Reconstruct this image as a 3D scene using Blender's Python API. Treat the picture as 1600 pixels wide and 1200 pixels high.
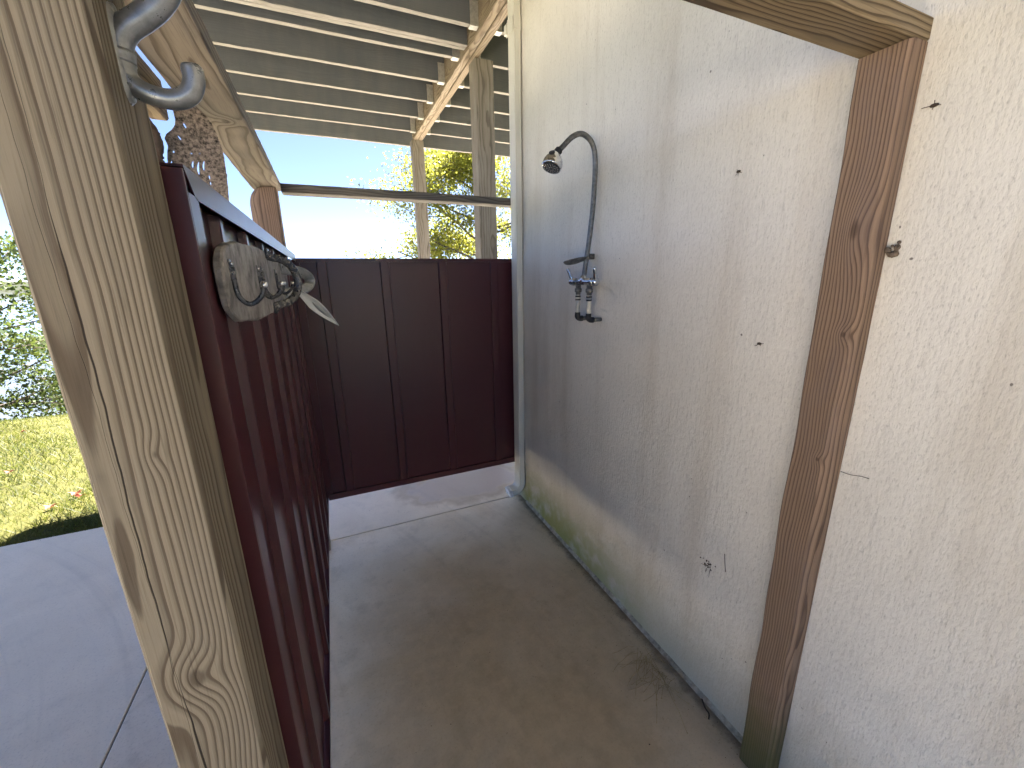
import bpy, bmesh, math, random
import numpy as np
from mathutils import Vector, Matrix
PI = math.pi
for o in list(bpy.data.objects): bpy.data.objects.remove(o)
scene = bpy.context.scene
C = scene.collection

# ------------------------------------------------------------------ camera, sky, sun, exposure
YAW, PITCH, ROLL, FPX = math.radians(23.635), math.radians(-14.728), math.radians(-0.96), 631.9
fw = Vector((math.sin(YAW)*math.cos(PITCH), math.cos(YAW)*math.cos(PITCH), math.sin(PITCH)))
rt = Vector((math.cos(YAW), -math.sin(YAW), 0)); up = rt.cross(fw)
r2 = math.cos(ROLL)*rt + math.sin(ROLL)*up; u2 = -math.sin(ROLL)*rt + math.cos(ROLL)*up
cam = bpy.data.cameras.new('camera'); camo = bpy.data.objects.new('camera', cam); C.objects.link(camo)
mw = Matrix((r2, u2, -fw)).transposed().to_4x4(); mw.translation = (0, 0, 1.5); camo.matrix_world = mw
cam.sensor_width = 36; cam.lens = FPX/1600*36; cam.clip_start = 0.02; cam.clip_end = 3000
scene.camera = camo
SUN_EL, SUN_AZ = math.radians(54), math.radians(31)      # azimuth from +Y, negative = towards -X
world = bpy.data.worlds.new('World'); scene.world = world; world.use_nodes = True
wn = world.node_tree.nodes; wl = world.node_tree.links
sky = wn.new('ShaderNodeTexSky'); sky.sky_type = 'NISHITA'; sky.sun_disc = False
sky.sun_elevation = SUN_EL; sky.sun_rotation = SUN_AZ; sky.altitude = 200; sky.air_density = 0.25; sky.dust_density = 0.3; sky.ozone_density = 1.2
wn['Background'].inputs['Strength'].default_value = 0.05
wl.new(sky.outputs[0], wn['Background'].inputs['Color'])
sl = bpy.data.lights.new('sun', 'SUN'); sl.energy = 5.0; sl.angle = math.radians(0.5); sl.color = (1, .94, .86)
so = bpy.data.objects.new('sun', sl); C.objects.link(so)
sd = Vector((math.sin(SUN_AZ)*math.cos(SUN_EL), math.cos(SUN_AZ)*math.cos(SUN_EL), math.sin(SUN_EL)))
so.rotation_euler = sd.to_track_quat('Z', 'Y').to_euler(); so.location = sd*30
scene.view_settings.view_transform = 'Standard'; scene.view_settings.look = 'None'
scene.view_settings.exposure = 3.5; scene.view_settings.gamma = 1.0; scene.view_settings.use_curve_mapping = False
scene.render.engine = 'CYCLES'
scene.cycles.adaptive_threshold = 0.03; scene.cycles.max_bounces = 6; scene.cycles.diffuse_bounces = 4; scene.cycles.glossy_bounces = 3; scene.cycles.caustics_reflective = False; scene.cycles.caustics_refractive = False; scene.cycles.transparent_max_bounces = 8

# ------------------------------------------------------------------ material helpers
class NT:
    def __init__(s, name):
        s.m = bpy.data.materials.new(name); s.m.use_nodes = True
        s.n = s.m.node_tree.nodes; s.l = s.m.node_tree.links; s.b = s.n['Principled BSDF']
    def new(s, t, **kw):
        n = s.n.new(t)
        for k, v in kw.items(): setattr(n, k, v)
        return n
    def put(s, sock, v):
        if v is None: return
        if hasattr(v, 'is_output') or hasattr(v, 'links') and not isinstance(v, (int, float, tuple)): s.l.new(v, sock)
        else: sock.default_value = v
    def math(s, op, a, b=None, c=None, clamp=False):
        n = s.new('ShaderNodeMath', operation=op, use_clamp=clamp)
        for i, v in enumerate((a, b, c)): s.put(n.inputs[i], v)
        return n.outputs[0]
    def vmath(s, op, a, b=None, out=0):
        n = s.new('ShaderNodeVectorMath', operation=op); s.put(n.inputs[0], a)
        if b is not None: s.put(n.inputs[3] if op == 'SCALE' else n.inputs[1], b)
        return n.outputs[1] if op in ('LENGTH', 'DISTANCE', 'DOT_PRODUCT') else n.outputs[0]
    def comb(s, x, y, z):
        n = s.new('ShaderNodeCombineXYZ'); s.put(n.inputs[0], x); s.put(n.inputs[1], y); s.put(n.inputs[2], z); return n.outputs[0]
    def sep(s, v):
        n = s.new('ShaderNodeSeparateXYZ'); s.l.new(v, n.inputs[0]); return n.outputs
    def noise(s, vec, scale, detail=4, rough=.55, dist=0, color=False):
        n = s.new('ShaderNodeTexNoise'); s.put(n.inputs['Vector'], vec); n.inputs['Scale'].default_value = scale
        n.inputs['Detail'].default_value = detail; n.inputs['Roughness'].default_value = rough; n.inputs['Distortion'].default_value = dist
        return n.outputs['Color' if color else 'Fac']
    def voro(s, vec, scale, feature='F1', rand=1.0):
        n = s.new('ShaderNodeTexVoronoi', feature=feature); s.put(n.inputs['Vector'], vec); n.inputs['Scale'].default_value = scale
        n.inputs['Randomness'].default_value = rand; return n.outputs['Distance']
    def ramp(s, fac, stops, interp='LINEAR'):
        n = s.new('ShaderNodeValToRGB'); n.color_ramp.interpolation = interp; e = n.color_ramp.elements
        while len(e) < len(stops): e.new(.5)
        for i, (p, c) in enumerate(stops):
            e[i].position = p; e[i].color = (c, c, c, 1) if isinstance(c, (int, float)) else (*c, 1)
        s.put(n.inputs[0], fac); return n.outputs[0]
    def mix(s, fac, a, b, mode='MIX'):
        n = s.new('ShaderNodeMix', data_type='RGBA', blend_type=mode)
        s.put(n.inputs[0], fac)
        for i, v in ((6, a), (7, b)):
            if isinstance(v, tuple) and len(v) == 3: v = (*v, 1)
            s.put(n.inputs[i], v)
        return n.outputs[2]
    def smooth(s, v, a, b):
        n = s.new('ShaderNodeMapRange', interpolation_type='SMOOTHSTEP'); s.put(n.inputs[0], v)
        n.inputs[1].default_value = a; n.inputs[2].default_value = b; return n.outputs[0]
    def obj(s): return s.new('ShaderNodeTexCoord').outputs['Object']
    def world(s): return s.new('ShaderNodeNewGeometry').outputs['Position']
    def rnd(s): return s.new('ShaderNodeObjectInfo').outputs['Random']
    def bump(s, h, strength=.5, dist=.01, normal=None):
        n = s.new('ShaderNodeBump'); n.inputs['Strength'].default_value = strength; n.inputs['Distance'].default_value = dist
        s.l.new(h, n.inputs['Height']); 
        if normal: s.l.new(normal, n.inputs['Normal'])
        s.l.new(n.outputs[0], s.b.inputs['Normal']); return n.outputs[0]
    def set(s, col=None, rough=None, metal=None, spec=None):
        if isinstance(col, tuple) and len(col) == 3: col = (*col, 1)
        s.put(s.b.inputs['Base Color'], col); s.put(s.b.inputs['Roughness'], rough); s.put(s.b.inputs['Metallic'], metal)
        s.put(s.b.inputs['Specular IOR Level'], spec); return s.m

def wood(name, axis, pith, ring, light, dark, warp=.02, knots=(), cracks=(), algae=None, grey=.3, greycol=(.30, .28, .26), randomise=False, contrast=1.0, stretch=1.0, rough=.75):
    """growth rings round a pith axis seen on the faces of a sawn board; local coords, length along axis"""
    t = NT(name); x, y, z = t.sep(t.obj())
    u, v, l = {'x': (y, z, x), 'y': (x, z, y), 'z': (x, y, z)}[axis]
    off = 0.0
    if randomise:
        off = t.math('MULTIPLY', t.rnd(), 37.0)
    lo = t.math('ADD', l, off) if randomise else l
    p0 = t.comb(t.math('MULTIPLY', u, 6.0), t.math('MULTIPLY', v, 6.0), t.math('MULTIPLY', lo, 1.6*stretch))
    w = t.sep(t.noise(p0, 1.0, 2, .5, 0, True))
    p1 = t.comb(t.math('MULTIPLY', u, 25.0), t.math('MULTIPLY', v, 25.0), t.math('MULTIPLY', lo, 5.0))
    w2 = t.noise(p1, 1.0, 2, .5)
    pu, pv = pith
    if randomise:
        pu = t.math('MULTIPLY_ADD', t.math('FRACT', t.math('MULTIPLY', t.rnd(), 13.7)), .12, pu-.06)
        pv = t.math('MULTIPLY_ADD', t.math('FRACT', t.math('MULTIPLY', t.rnd(), 7.3)), .05, pv)
    du = t.math('SUBTRACT', t.math('MULTIPLY_ADD', t.math('SUBTRACT', w[0], .5), warp*3, u), pu)
    dv = t.math('SUBTRACT', t.math('MULTIPLY_ADD', t.math('SUBTRACT', w[1], .5), warp*3, v), pv)
    r = t.math('SQRT', t.math('ADD', t.math('MULTIPLY', du, du), t.math('MULTIPLY', dv, dv)))
    r = t.math('MULTIPLY_ADD', t.math('SUBTRACT', w2, .5), warp*.35, r)
    kmask = None
    for (ku, kv, kl, kr, amp, el) in knots:
        d = t.vmath('LENGTH', t.vmath('SUBTRACT', t.comb(u, v, t.math('MULTIPLY', l, 1/el)), (ku, kv, kl/el)))
        g = t.math('POWER', 2.718, t.math('MULTIPLY', t.math('MULTIPLY', t.math('DIVIDE', d, kr), t.math('DIVIDE', d, kr)), -1.0))
        r = t.math('MULTIPLY_ADD', g, amp, r)
        km = t.smooth(t.math('MULTIPLY_ADD', t.math('SUBTRACT', w2, .5), kr*.5, d), kr*.42, kr*.16)
        kmask = km if kmask is None else t.math('MAXIMUM', kmask, km)
    ph = t.math('FRACT', t.math('DIVIDE', r, ring))
    ringv = t.ramp(ph, [(0, .12), (.32, .05), (.62, .45), (.84, 1.0), (.93, .95), (1, .12)], 'EASE')
    fib = t.noise(t.comb(t.math('MULTIPLY', u, 420.0), t.math('MULTIPLY', v, 420.0), t.math('MULTIPLY', lo, 9.0)), 1.0, 3, .6)
    big = t.noise(t.comb(t.math('MULTIPLY', u, 9.0), t.math('MULTIPLY', v, 9.0), t.math('MULTIPLY', lo, 2.3)), 1.3, 4, .6)
    fac = t.math('MULTIPLY', ringv, t.math('MULTIPLY_ADD', big, .9*contrast, .45*contrast), clamp=True)
    col = t.mix(fac, light, dark)
    col = t.mix(t.math('MULTIPLY', t.smooth(big, .42, .72), grey, clamp=True), col, greycol)
    col = t.mix(t.math('MULTIPLY', t.smooth(fib, .5, .75), .35), col, tuple(c*.45 for c in dark))
    if kmask is not None: col = t.mix(t.math('MULTIPLY', kmask, .6), col, tuple(c*.55 for c in dark))
    h = t.math('ADD', t.math('MULTIPLY', ringv, -.5), t.math('MULTIPLY', fib, .5))
    for (cu, cslope, l0, l1, wid, wav) in cracks:
        cn = t.noise(t.comb(0.0, 0.0, t.math('MULTIPLY', l, 6.0)), 1.0, 3, .6)
        cen = t.math('ADD', t.math('MULTIPLY_ADD', t.math('SUBTRACT', l, l0), cslope, cu), t.math('MULTIPLY', t.math('SUBTRACT', cn, .5), wav))
        half = t.math('MULTIPLY', t.math('MINIMUM', t.smooth(l, l0, l0+.12), t.smooth(l, l1, l1-.12)), wid)
        inside = t.math('MULTIPLY', t.smooth(t.math('SUBTRACT', t.math('ABSOLUTE', t.math('SUBTRACT', u, cen)), half), .0005, -.0003), t.math('LESS_THAN', v, -.03))
        col = t.mix(inside, col, (.02, .014, .01)); h = t.math('SUBTRACT', h, t.math('MULTIPLY', inside, 3.0))
    if algae:
        z0, z1, acol, amt = algae
        an = t.noise(t.obj(), 14, 4, .6)
        am = t.math('MULTIPLY', t.smooth(t.math('MULTIPLY_ADD', t.math('SUBTRACT', an, .5), .25, l), z1, z0), amt)
        col = t.mix(am, col, acol)
    t.bump(h, .35, .0018)
    return t.set(col, rough, 0, .25)

def joist_wood():
    m = wood('joist_wood', 'x', (.0, -.12), .014, (.22, .21, .20), (.14, .132, .122), warp=.04, grey=.6, greycol=(.24, .235, .225), randomise=True, contrast=.7)
    t = NT.__new__(NT); t.m = m; t.n = m.node_tree.nodes; t.l = m.node_tree.links; t.b = t.n['Principled BSDF']
    base = t.b.inputs['Base Color'].links[0].from_socket
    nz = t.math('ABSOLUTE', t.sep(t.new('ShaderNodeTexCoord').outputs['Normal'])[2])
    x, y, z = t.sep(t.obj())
    shade_noise = t.noise(t.comb(t.math('MULTIPLY_ADD', t.rnd(), 50.0, t.math('MULTIPLY', x, 7.0)), 0.0, t.math('MULTIPLY', z, 1.6)), 1.0, 5, .65)
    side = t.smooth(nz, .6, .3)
    col = t.mix(t.math('MULTIPLY', side, t.math('MULTIPLY_ADD', shade_noise, .5, .55), clamp=True), base, (.070, .084, .105))  # blue-grey shade painted into the side faces, varied by noise; bottom edges stay pale
    t.l.new(col, t.b.inputs['Base Color']); return m

def stucco():
    t = NT('stucco'); p = t.world(); x, y, z = t.sep(p)
    brush = t.noise(t.comb(t.math('MULTIPLY', x, 130.0), t.math('MULTIPLY', y, 130.0), t.math('MULTIPLY', z, 22.0)), 1.0, 4, .62)
    fine = t.noise(p, 210, 3, .6)
    lump = t.noise(t.comb(t.math('MULTIPLY', x, 85.0), t.math('MULTIPLY', y, 85.0), t.math('MULTIPLY', z, 60.0)), 1.0, 3, .55)
    big = t.noise(p, 1.6, 4, .55)
    col = t.mix(t.smooth(big, .3, .7), (.665, .63, .565), (.755, .72, .655))
    col = t.mix(t.math('MULTIPLY', t.smooth(brush, .52, .75), .26), col, (.34, .31, .27))
    pit = t.noise(t.comb(t.math('MULTIPLY', x, 240.0), t.math('MULTIPLY', y, 240.0), t.math('MULTIPLY', z, 95.0)), 1.0, 2, .6)
    col = t.mix(t.math('MULTIPLY', t.smooth(pit, .56, .74), .40), col, (.30, .275, .24))
    streak = t.noise(t.comb(0.0, t.math('MULTIPLY', y, 5.5), t.math('MULTIPLY', z, .55)), 1.0, 5, .62)
    col = t.mix(t.math('MULTIPLY', t.smooth(streak, .47, .75), .42), col, (.46, .40, .32))
    # dirt splashed along the foot of the wall, algae where the downspout drips
    dn = t.noise(p, 7, 5, .65)
    zz = t.math('MULTIPLY_ADD', t.math('SUBTRACT', dn, .5), .35, z)
    col = t.mix(t.math('MULTIPLY', t.smooth(zz, .42, .02), .65), col, (.40, .325, .20))
    gy = t.math('MULTIPLY', t.smooth(y, .7, 1.8), t.smooth(y, 2.45, 2.2))
    ga = t.math('MULTIPLY', t.math('MULTIPLY', t.smooth(zz, .36, .06), gy), t.smooth(t.noise(p, 7, 4, .6), .30, .55))
    col = t.mix(t.math('MULTIPLY', ga, .85), col, (.27, .255, .055))
    # fly specks
    sp = t.voro(p, 11); spk = t.math('MULTIPLY', t.smooth(t.math('MULTIPLY_ADD', t.noise(p, 90, 2), .05, sp), .068, .050), t.smooth(t.noise(p, 3.1, 2), .5, .56))
    sp2 = t.voro(t.comb(x, y, t.math('MULTIPLY', z, .6)), 27); spk2 = t.math('MULTIPLY', t.smooth(t.math('MULTIPLY_ADD', t.noise(p, 130, 2), .06, sp2), .085, .065), t.smooth(t.noise(p, 4.7, 2), .55, .6))
    col = t.mix(t.math('MULTIPLY', t.math('MAXIMUM', spk, spk2), .8), col, (.07, .055, .045))
    h = t.math('ADD', t.math('MULTIPLY', brush, .9), t.math('ADD', t.math('MULTIPLY', pit, -.5), t.math('MULTIPLY', lump, .9)))
    t.bump(h, .5, .0045)
    return t.set(col, .85, 0, .2)

def concrete(name, c0, c1, stain=None, patch=False, dirt=.4):
    t = NT(name); p = t.world(); x, y, z = t.sep(p)
    big = t.noise(p, 1.7, 5, .6, .4); mid = t.noise(p, 9, 5, .65); fine = t.noise(p, 120, 4, .7)
    col = t.mix(t.smooth(big, .3, .7), c0, c1)
    col = t.mix(t.math('MULTIPLY', t.smooth(mid, .48, .75), dirt), col, tuple(c*.62 for c in c0))
    col = t.mix(t.math('MULTIPLY', t.smooth(fine, .52, .75), .45), col, tuple(c*.45 for c in c0))
    col = t.mix(t.math('MULTIPLY', t.smooth(fine, .42, .2), .25), col, tuple(min(1, c*1.5) for c in c1))
    blot = t.noise(p, 34, 3, .7)
    col = t.mix(t.math('MULTIPLY', t.smooth(blot, .60, .78), dirt*1.2), col, tuple(c*.5 for c in c0))
    sc = t.noise(t.comb(t.math('MULTIPLY', x, 3.0), t.math('MULTIPLY', y, 40.0), 0.0), 1.0, 3, .6)
    col = t.mix(t.math('MULTIPLY', t.smooth(sc, .68, .8), .25), col, tuple(min(1, c*1.35) for c in c1))
    rough = .36
    arc = t.noise(t.comb(t.math('MULTIPLY', t.vmath('LENGTH', t.vmath('SUBTRACT', p, (-4.0, .5, 0))), 16.0), t.math('MULTIPLY', y, .6), 0.0), 1.0, 3, .6)
    col = t.mix(t.math('MULTIPLY', t.smooth(arc, .50, .72), .22), col, tuple(c*.6 for c in c0))
    if stain:   # damp, dirt-brown area of a shower floor
        d = t.vmath('LENGTH', t.vmath('MULTIPLY', t.vmath('SUBTRACT', p, (stain[0], stain[1], 0)), (1/stain[2], 1/stain[3], 0)))
        m = t.smooth(t.math('MULTIPLY_ADD', t.math('SUBTRACT', t.noise(p, 2.6, 5, .6), .5), .9, d), 1.15, .35)
        col = t.mix(t.math('MULTIPLY', m, .52), col, t.mix(t.smooth(t.noise(p, 14, 5, .7), .35, .7), (.26, .18, .082), (.42, .305, .16)))
        rough = t.math('MULTIPLY_ADD', m, .04, .36)
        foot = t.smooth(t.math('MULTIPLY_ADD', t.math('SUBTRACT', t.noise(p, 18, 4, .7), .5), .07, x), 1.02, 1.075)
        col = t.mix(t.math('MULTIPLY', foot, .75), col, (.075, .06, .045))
    if patch:   # wet, scoured area below the downspout outlet
        d = t.vmath('LENGTH', t.vmath('MULTIPLY', t.vmath('SUBTRACT', p, (.80, 2.72, 0)), (1/.46, 1/.27, 0)))
        m = t.smooth(t.math('MULTIPLY_ADD', t.math('SUBTRACT', t.noise(p, 5, 4, .6), .5), .9, d), 1.0, .82)
        rim = t.math('MULTIPLY', t.smooth(t.math('MULTIPLY_ADD', t.math('SUBTRACT', t.noise(p, 5, 4, .6), .5), .9, d), 1.25, .98), t.math('SUBTRACT', 1.0, m))
        col = t.mix(t.math('MULTIPLY', rim, .5), col, (.25, .17, .08))
        col = t.mix(t.math('MULTIPLY', m, .7), col, t.mix(fine, (.26, .215, .20), (.50, .44, .41)))
    t.bump(t.math('ADD', t.math('MULTIPLY', fine, .4), t.math('MULTIPLY', mid, .6)), .25, .004)
    return t.set(col, rough, 0, .5)

def painted_metal(name, col, rough, streak=.07):
    t = NT(name); p = t.world(); x, y, z = t.sep(p)
    n = t.noise(t.comb(t.math('MULTIPLY', x, 14.0), t.math('MULTIPLY', y, 14.0), t.math('MULTIPLY', z, 1.2)), 1.0, 5, .6)
    f = t.noise(p, 260, 2, .5)
    c = t.mix(t.math('MULTIPLY', t.smooth(n, .45, .8), streak), col, tuple(min(1, c*1.8+.01) for c in col))
    t.bump(f, .06, .001)
    return t.set(c, t.math('MULTIPLY_ADD', n, .06, rough-.03), 0, .5)

def simple(name, col, rough=.6, metal=0, var=.25, scale=30, bump=.1, spec=.5):
    t = NT(name); p = t.obj(); n = t.noise(p, scale, 5, .6)
    c = t.mix(t.smooth(n, .3, .75), col, tuple(max(0, c*(1-var*1.6)) for c in col))
    t.bump(t.noise(p, scale*6, 3, .6), bump, .002)
    return t.set(c, t.math('MULTIPLY_ADD', n, .2, rough-.1), metal, spec)

def leafy(name, cols, trans=.5, rough=.5, patch=None, tint=(.75, .62, .05)):
    t = NT(name); g = t.new('ShaderNodeNewGeometry'); r = g.outputs['Random Per Island']
    k = len(cols); c = t.ramp(r, [(i/max(1, k-1), cc) for i, cc in enumerate(cols)])
    if patch: c = t.mix(t.math('MULTIPLY', t.smooth(t.noise(t.world(), 1.3, 5, .65), .44, .62), .75), c, patch)
    t.set(c, rough, 0, .3)
    tr = t.new('ShaderNodeBsdfTranslucent'); t.l.new(t.mix(.35, c, tint, 'MIX'), tr.inputs[0])
    mx = t.new('ShaderNodeMixShader'); mx.inputs[0].default_value = trans
    t.l.new(t.b.outputs[0], mx.inputs[1]); t.l.new(tr.outputs[0], mx.inputs[2])
    t.l.new(mx.outputs[0], t.n['Material Output'].inputs['Surface']); return t.m

PINE_L, PINE_D = (.40, .33, .235), (.125, .082, .048)
M = {}
M['post'] = wood('pine_post_wood', 'z', (-.040, .020), .0040, (.25, .215, .158), (.062, .042, .026), warp=.008,
    knots=[(-.002, -.045, 1.045, .026, .014, 1.5), (.012, -.045, 1.33, .010, .004, 1.8), (.02, -.045, .86, .03, .006, 2.0)],
    cracks=[(-.021, .012, 1.04, 1.60, .0007, .010), (-.0165, -.01, .80, 1.06, .0011, .012)], grey=.35, greycol=(.22, .20, .165), contrast=.95, stretch=.6)
M['stud'] = wood('weathered_stud_wood', 'z', (-.02, .055), .0065, (.28, .188, .125), (.075, .043, .028), warp=.015,
    knots=[(-.025, -.022, 1.366, .018, .012, 1.2), (-.025, -.018, 1.065, .014, .008, 1.2), (-.025, -.006, 1.585, .03, .02, 2.5)], grey=.55, greycol=(.20, .145, .12),
    algae=(.06, .38, (.085, .08, .022), .8), contrast=1.0)
M['header'] = wood('header_wood', 'x', (.03, -.06), .0075, (.28, .215, .13), (.085, .056, .03), warp=.02,
    knots=[(-.045, .0, .95, .03, .018, 1.6)], grey=.15, contrast=1.1)
M['rail'] = wood('rail_wood', 'y', (.02, .055), .011, (.26, .225, .185), (.10, .076, .058), warp=.025, grey=.5, greycol=(.18, .17, .165),
    knots=[(.01, -.02, .84, .03, .03, 1.3)])
M['xrail'] = wood('far_rail_wood', 'x', (.02, .05), .008, (.15, .138, .12), (.06, .05, .042), warp=.02, grey=.6, greycol=(.10, .10, .10))
M['timber'] = wood('corner_timber_wood', 'z', (-.02, .05), .006, (.235, .165, .13), (.085, .055, .042), warp=.02, grey=.3, greycol=(.16, .13, .12))
M['deckpost'] = wood('deck_post_wood', 'z', (.0, .05), .011, (.22, .198, .172), (.095, .08, .066), warp=.025, grey=.5, greycol=(.28, .265, .245), randomise=True)
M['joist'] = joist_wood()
M['beam'] = wood('beam_wood', 'y', (.0, -.10), .010, (.23, .19, .145), (.085, .062, .043), warp=.03, grey=.35, randomise=True)
M['board'] = wood('deck_board_wood', 'y', (.0, .10), .012, (.26, .235, .20), (.14, .12, .10), warp=.03, grey=.7, randomise=True)
M['nailer'] = wood('nailer_wood', 'y', (.0, .10), .009, (.36, .28, .19), (.14, .095, .06), warp=.03, grey=.3, randomise=True)
M['plaque'] = simple('weathered_plaque', (.40, .37, .345), .6, 0, .45, 32, .8)
M['drift'] = simple('driftwood_bark', (.36, .30, .26), .8, 0, .7, 150, 1.0)
M['bark2'] = simple('dark_bark', (.12, .085, .065), .5, 0, .4, 40, .6)
M['stucco'] = stucco()
M['floor'] = concrete('shower_floor_concrete', (.63, .53, .385), (.77, .69, .565), stain=(.42, 1.05, .85, 1.0))
M['patio'] = concrete('patio_concrete', (.72, .63, .495), (.82, .725, .575), dirt=.18)
M['farslab'] = concrete('far_slab_concrete', (.66, .585, .47), (.78, .70, .575), patch=True, dirt=.3)
M['joint'] = simple('joint_dirt', (.06, .055, .045), .9, 0, .3, 60, .5)
M['mortar'] = simple('mortar_crust', (.50, .425, .315), .9, 0, .4, 38, .6)
M['maroon'] = painted_metal('maroon_painted_steel', (.064, .0165, .021), .30)
M['iron'] = simple('cast_iron_grey', (.30, .31, .315), .30, .6, .2, 90, .12)
M['blackiron'] = simple('blackened_iron', (.12, .12, .125), .28, .75, .3, 120, .2)
M['chrome'] = simple('chrome', (.72, .73, .75), .12, 1.0, .08, 40, .0)
M['galv'] = simple('galvanised_pipe', (.21, .205, .195), .42, .6, .35, 70, .1)
M['brass'] = simple('worn_white_metal', (.80, .80, .80), .16, .95, .15, 80, .05)
M['pvc'] = simple('white_pvc', (.62, .60, .53), .4, 0, .2, 60, .05)
M['black'] = simple('black_rubber', (.018, .018, .02), .5, 0, .2, 60, .1)
M['downspout'] = painted_metal('cream_painted_aluminium', (.62, .60, .53), .42, .1)
M['dustgap'] = simple('wasp_mud', (.20, .15, .11), .9, 0, .4, 120, 1.0)
M['plastic'] = simple('white_plastic', (.78, .80, .80), .28, 0, .06, 30, .02)
M['plasticgrey'] = simple('grey_plastic', (.42, .44, .44), .35, 0, .1, 30, .02)
M['straw'] = simple('dry_grass_straw', (.46, .37, .20), .8, 0, .3, 60, .1)
M['twig'] = simple('dark_twig', (.07, .045, .03), .8, 0, .3, 60, .2)
M['redleaf'] = simple('red_fallen_leaf', (.30, .055, .02), .6, 0, .4, 60, .2)
M['steel'] = simple('zinc_hanger', (.50, .50, .48), .45, .6, .2, 60, .05)
M['treebark'] = simple('tree_bark', (.13, .105, .08), .9, 0, .5, 12, 1.0)
M['leafR'] = leafy('oak_leaves_yellow', [(.09, .125, .022), (.15, .17, .03), (.22, .20, .035), (.12, .15, .025), (.21, .17, .035)], .5, .5, None, (.62, .62, .08))
M['leafL'] = leafy('bush_leaves_green', [(.035, .065, .022), (.06, .10, .03), (.09, .125, .035), (.045, .075, .022), (.085, .105, .03)], .25, .5, None, (.30, .36, .06))
M['grass'] = leafy('grass_blades', [(.032, .052, .012), (.052, .068, .015), (.082, .08, .023), (.026, .045, .011), (.065, .073, .02)], .35, .5, (.022, .045, .010), (.34, .38, .05))
t = NT('lawn_soil'); p_ = t.world()
M['lawn'] = t.set(t.mix(t.smooth(t.noise(p_, 2.2, 5, .65), .35, .7), (.06, .06, .02), (.10, .095, .03)), .95, 0, .1)
t = NT('lake_water'); p_ = t.world(); t.bump(t.noise(p_, .35, 3, .6), .05, .1); M['lake'] = t.set((.09, .105, .11), .06, 0, .5)
t = NT('far_shore'); M['hills'] = t.set(t.mix(t.noise(t.world(), .05, 5, .7), (.03, .04, .03), (.05, .05, .035)), .95, 0, .1)

# ------------------------------------------------------------------ mesh helpers
def link(name, verts, faces, mat, parent=None, smooth=False, loc=None):
    me = bpy.data.meshes.new(name); me.from_pydata([tuple(v) for v in verts], [], [tuple(f) for f in faces])
    bm = bmesh.new(); bm.from_mesh(me); bmesh.ops.recalc_face_normals(bm, faces=bm.faces); bm.to_mesh(me); bm.free()
    if smooth:
        for p in me.polygons: p.use_smooth = True
    o = bpy.data.objects.new(name, me); C.objects.link(o)
    if isinstance(mat, str): mat = M[mat]
    me.materials.append(mat)
    if loc: o.location = loc
    if parent: o.parent = parent
    return o
def tag(o, label, cat, group=None):
    o['label'] = label; o['category'] = cat
    if group: o['group'] = group
    return o
def struct(o, kind='structure'): o['kind'] = kind; return o
def thing(name, label, cat, loc=(0, 0, 0), group=None):
    o = bpy.data.objects.new(name, None); C.objects.link(o); o.location = loc; o.empty_display_size = .1
    return tag(o, label, cat, group)
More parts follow.
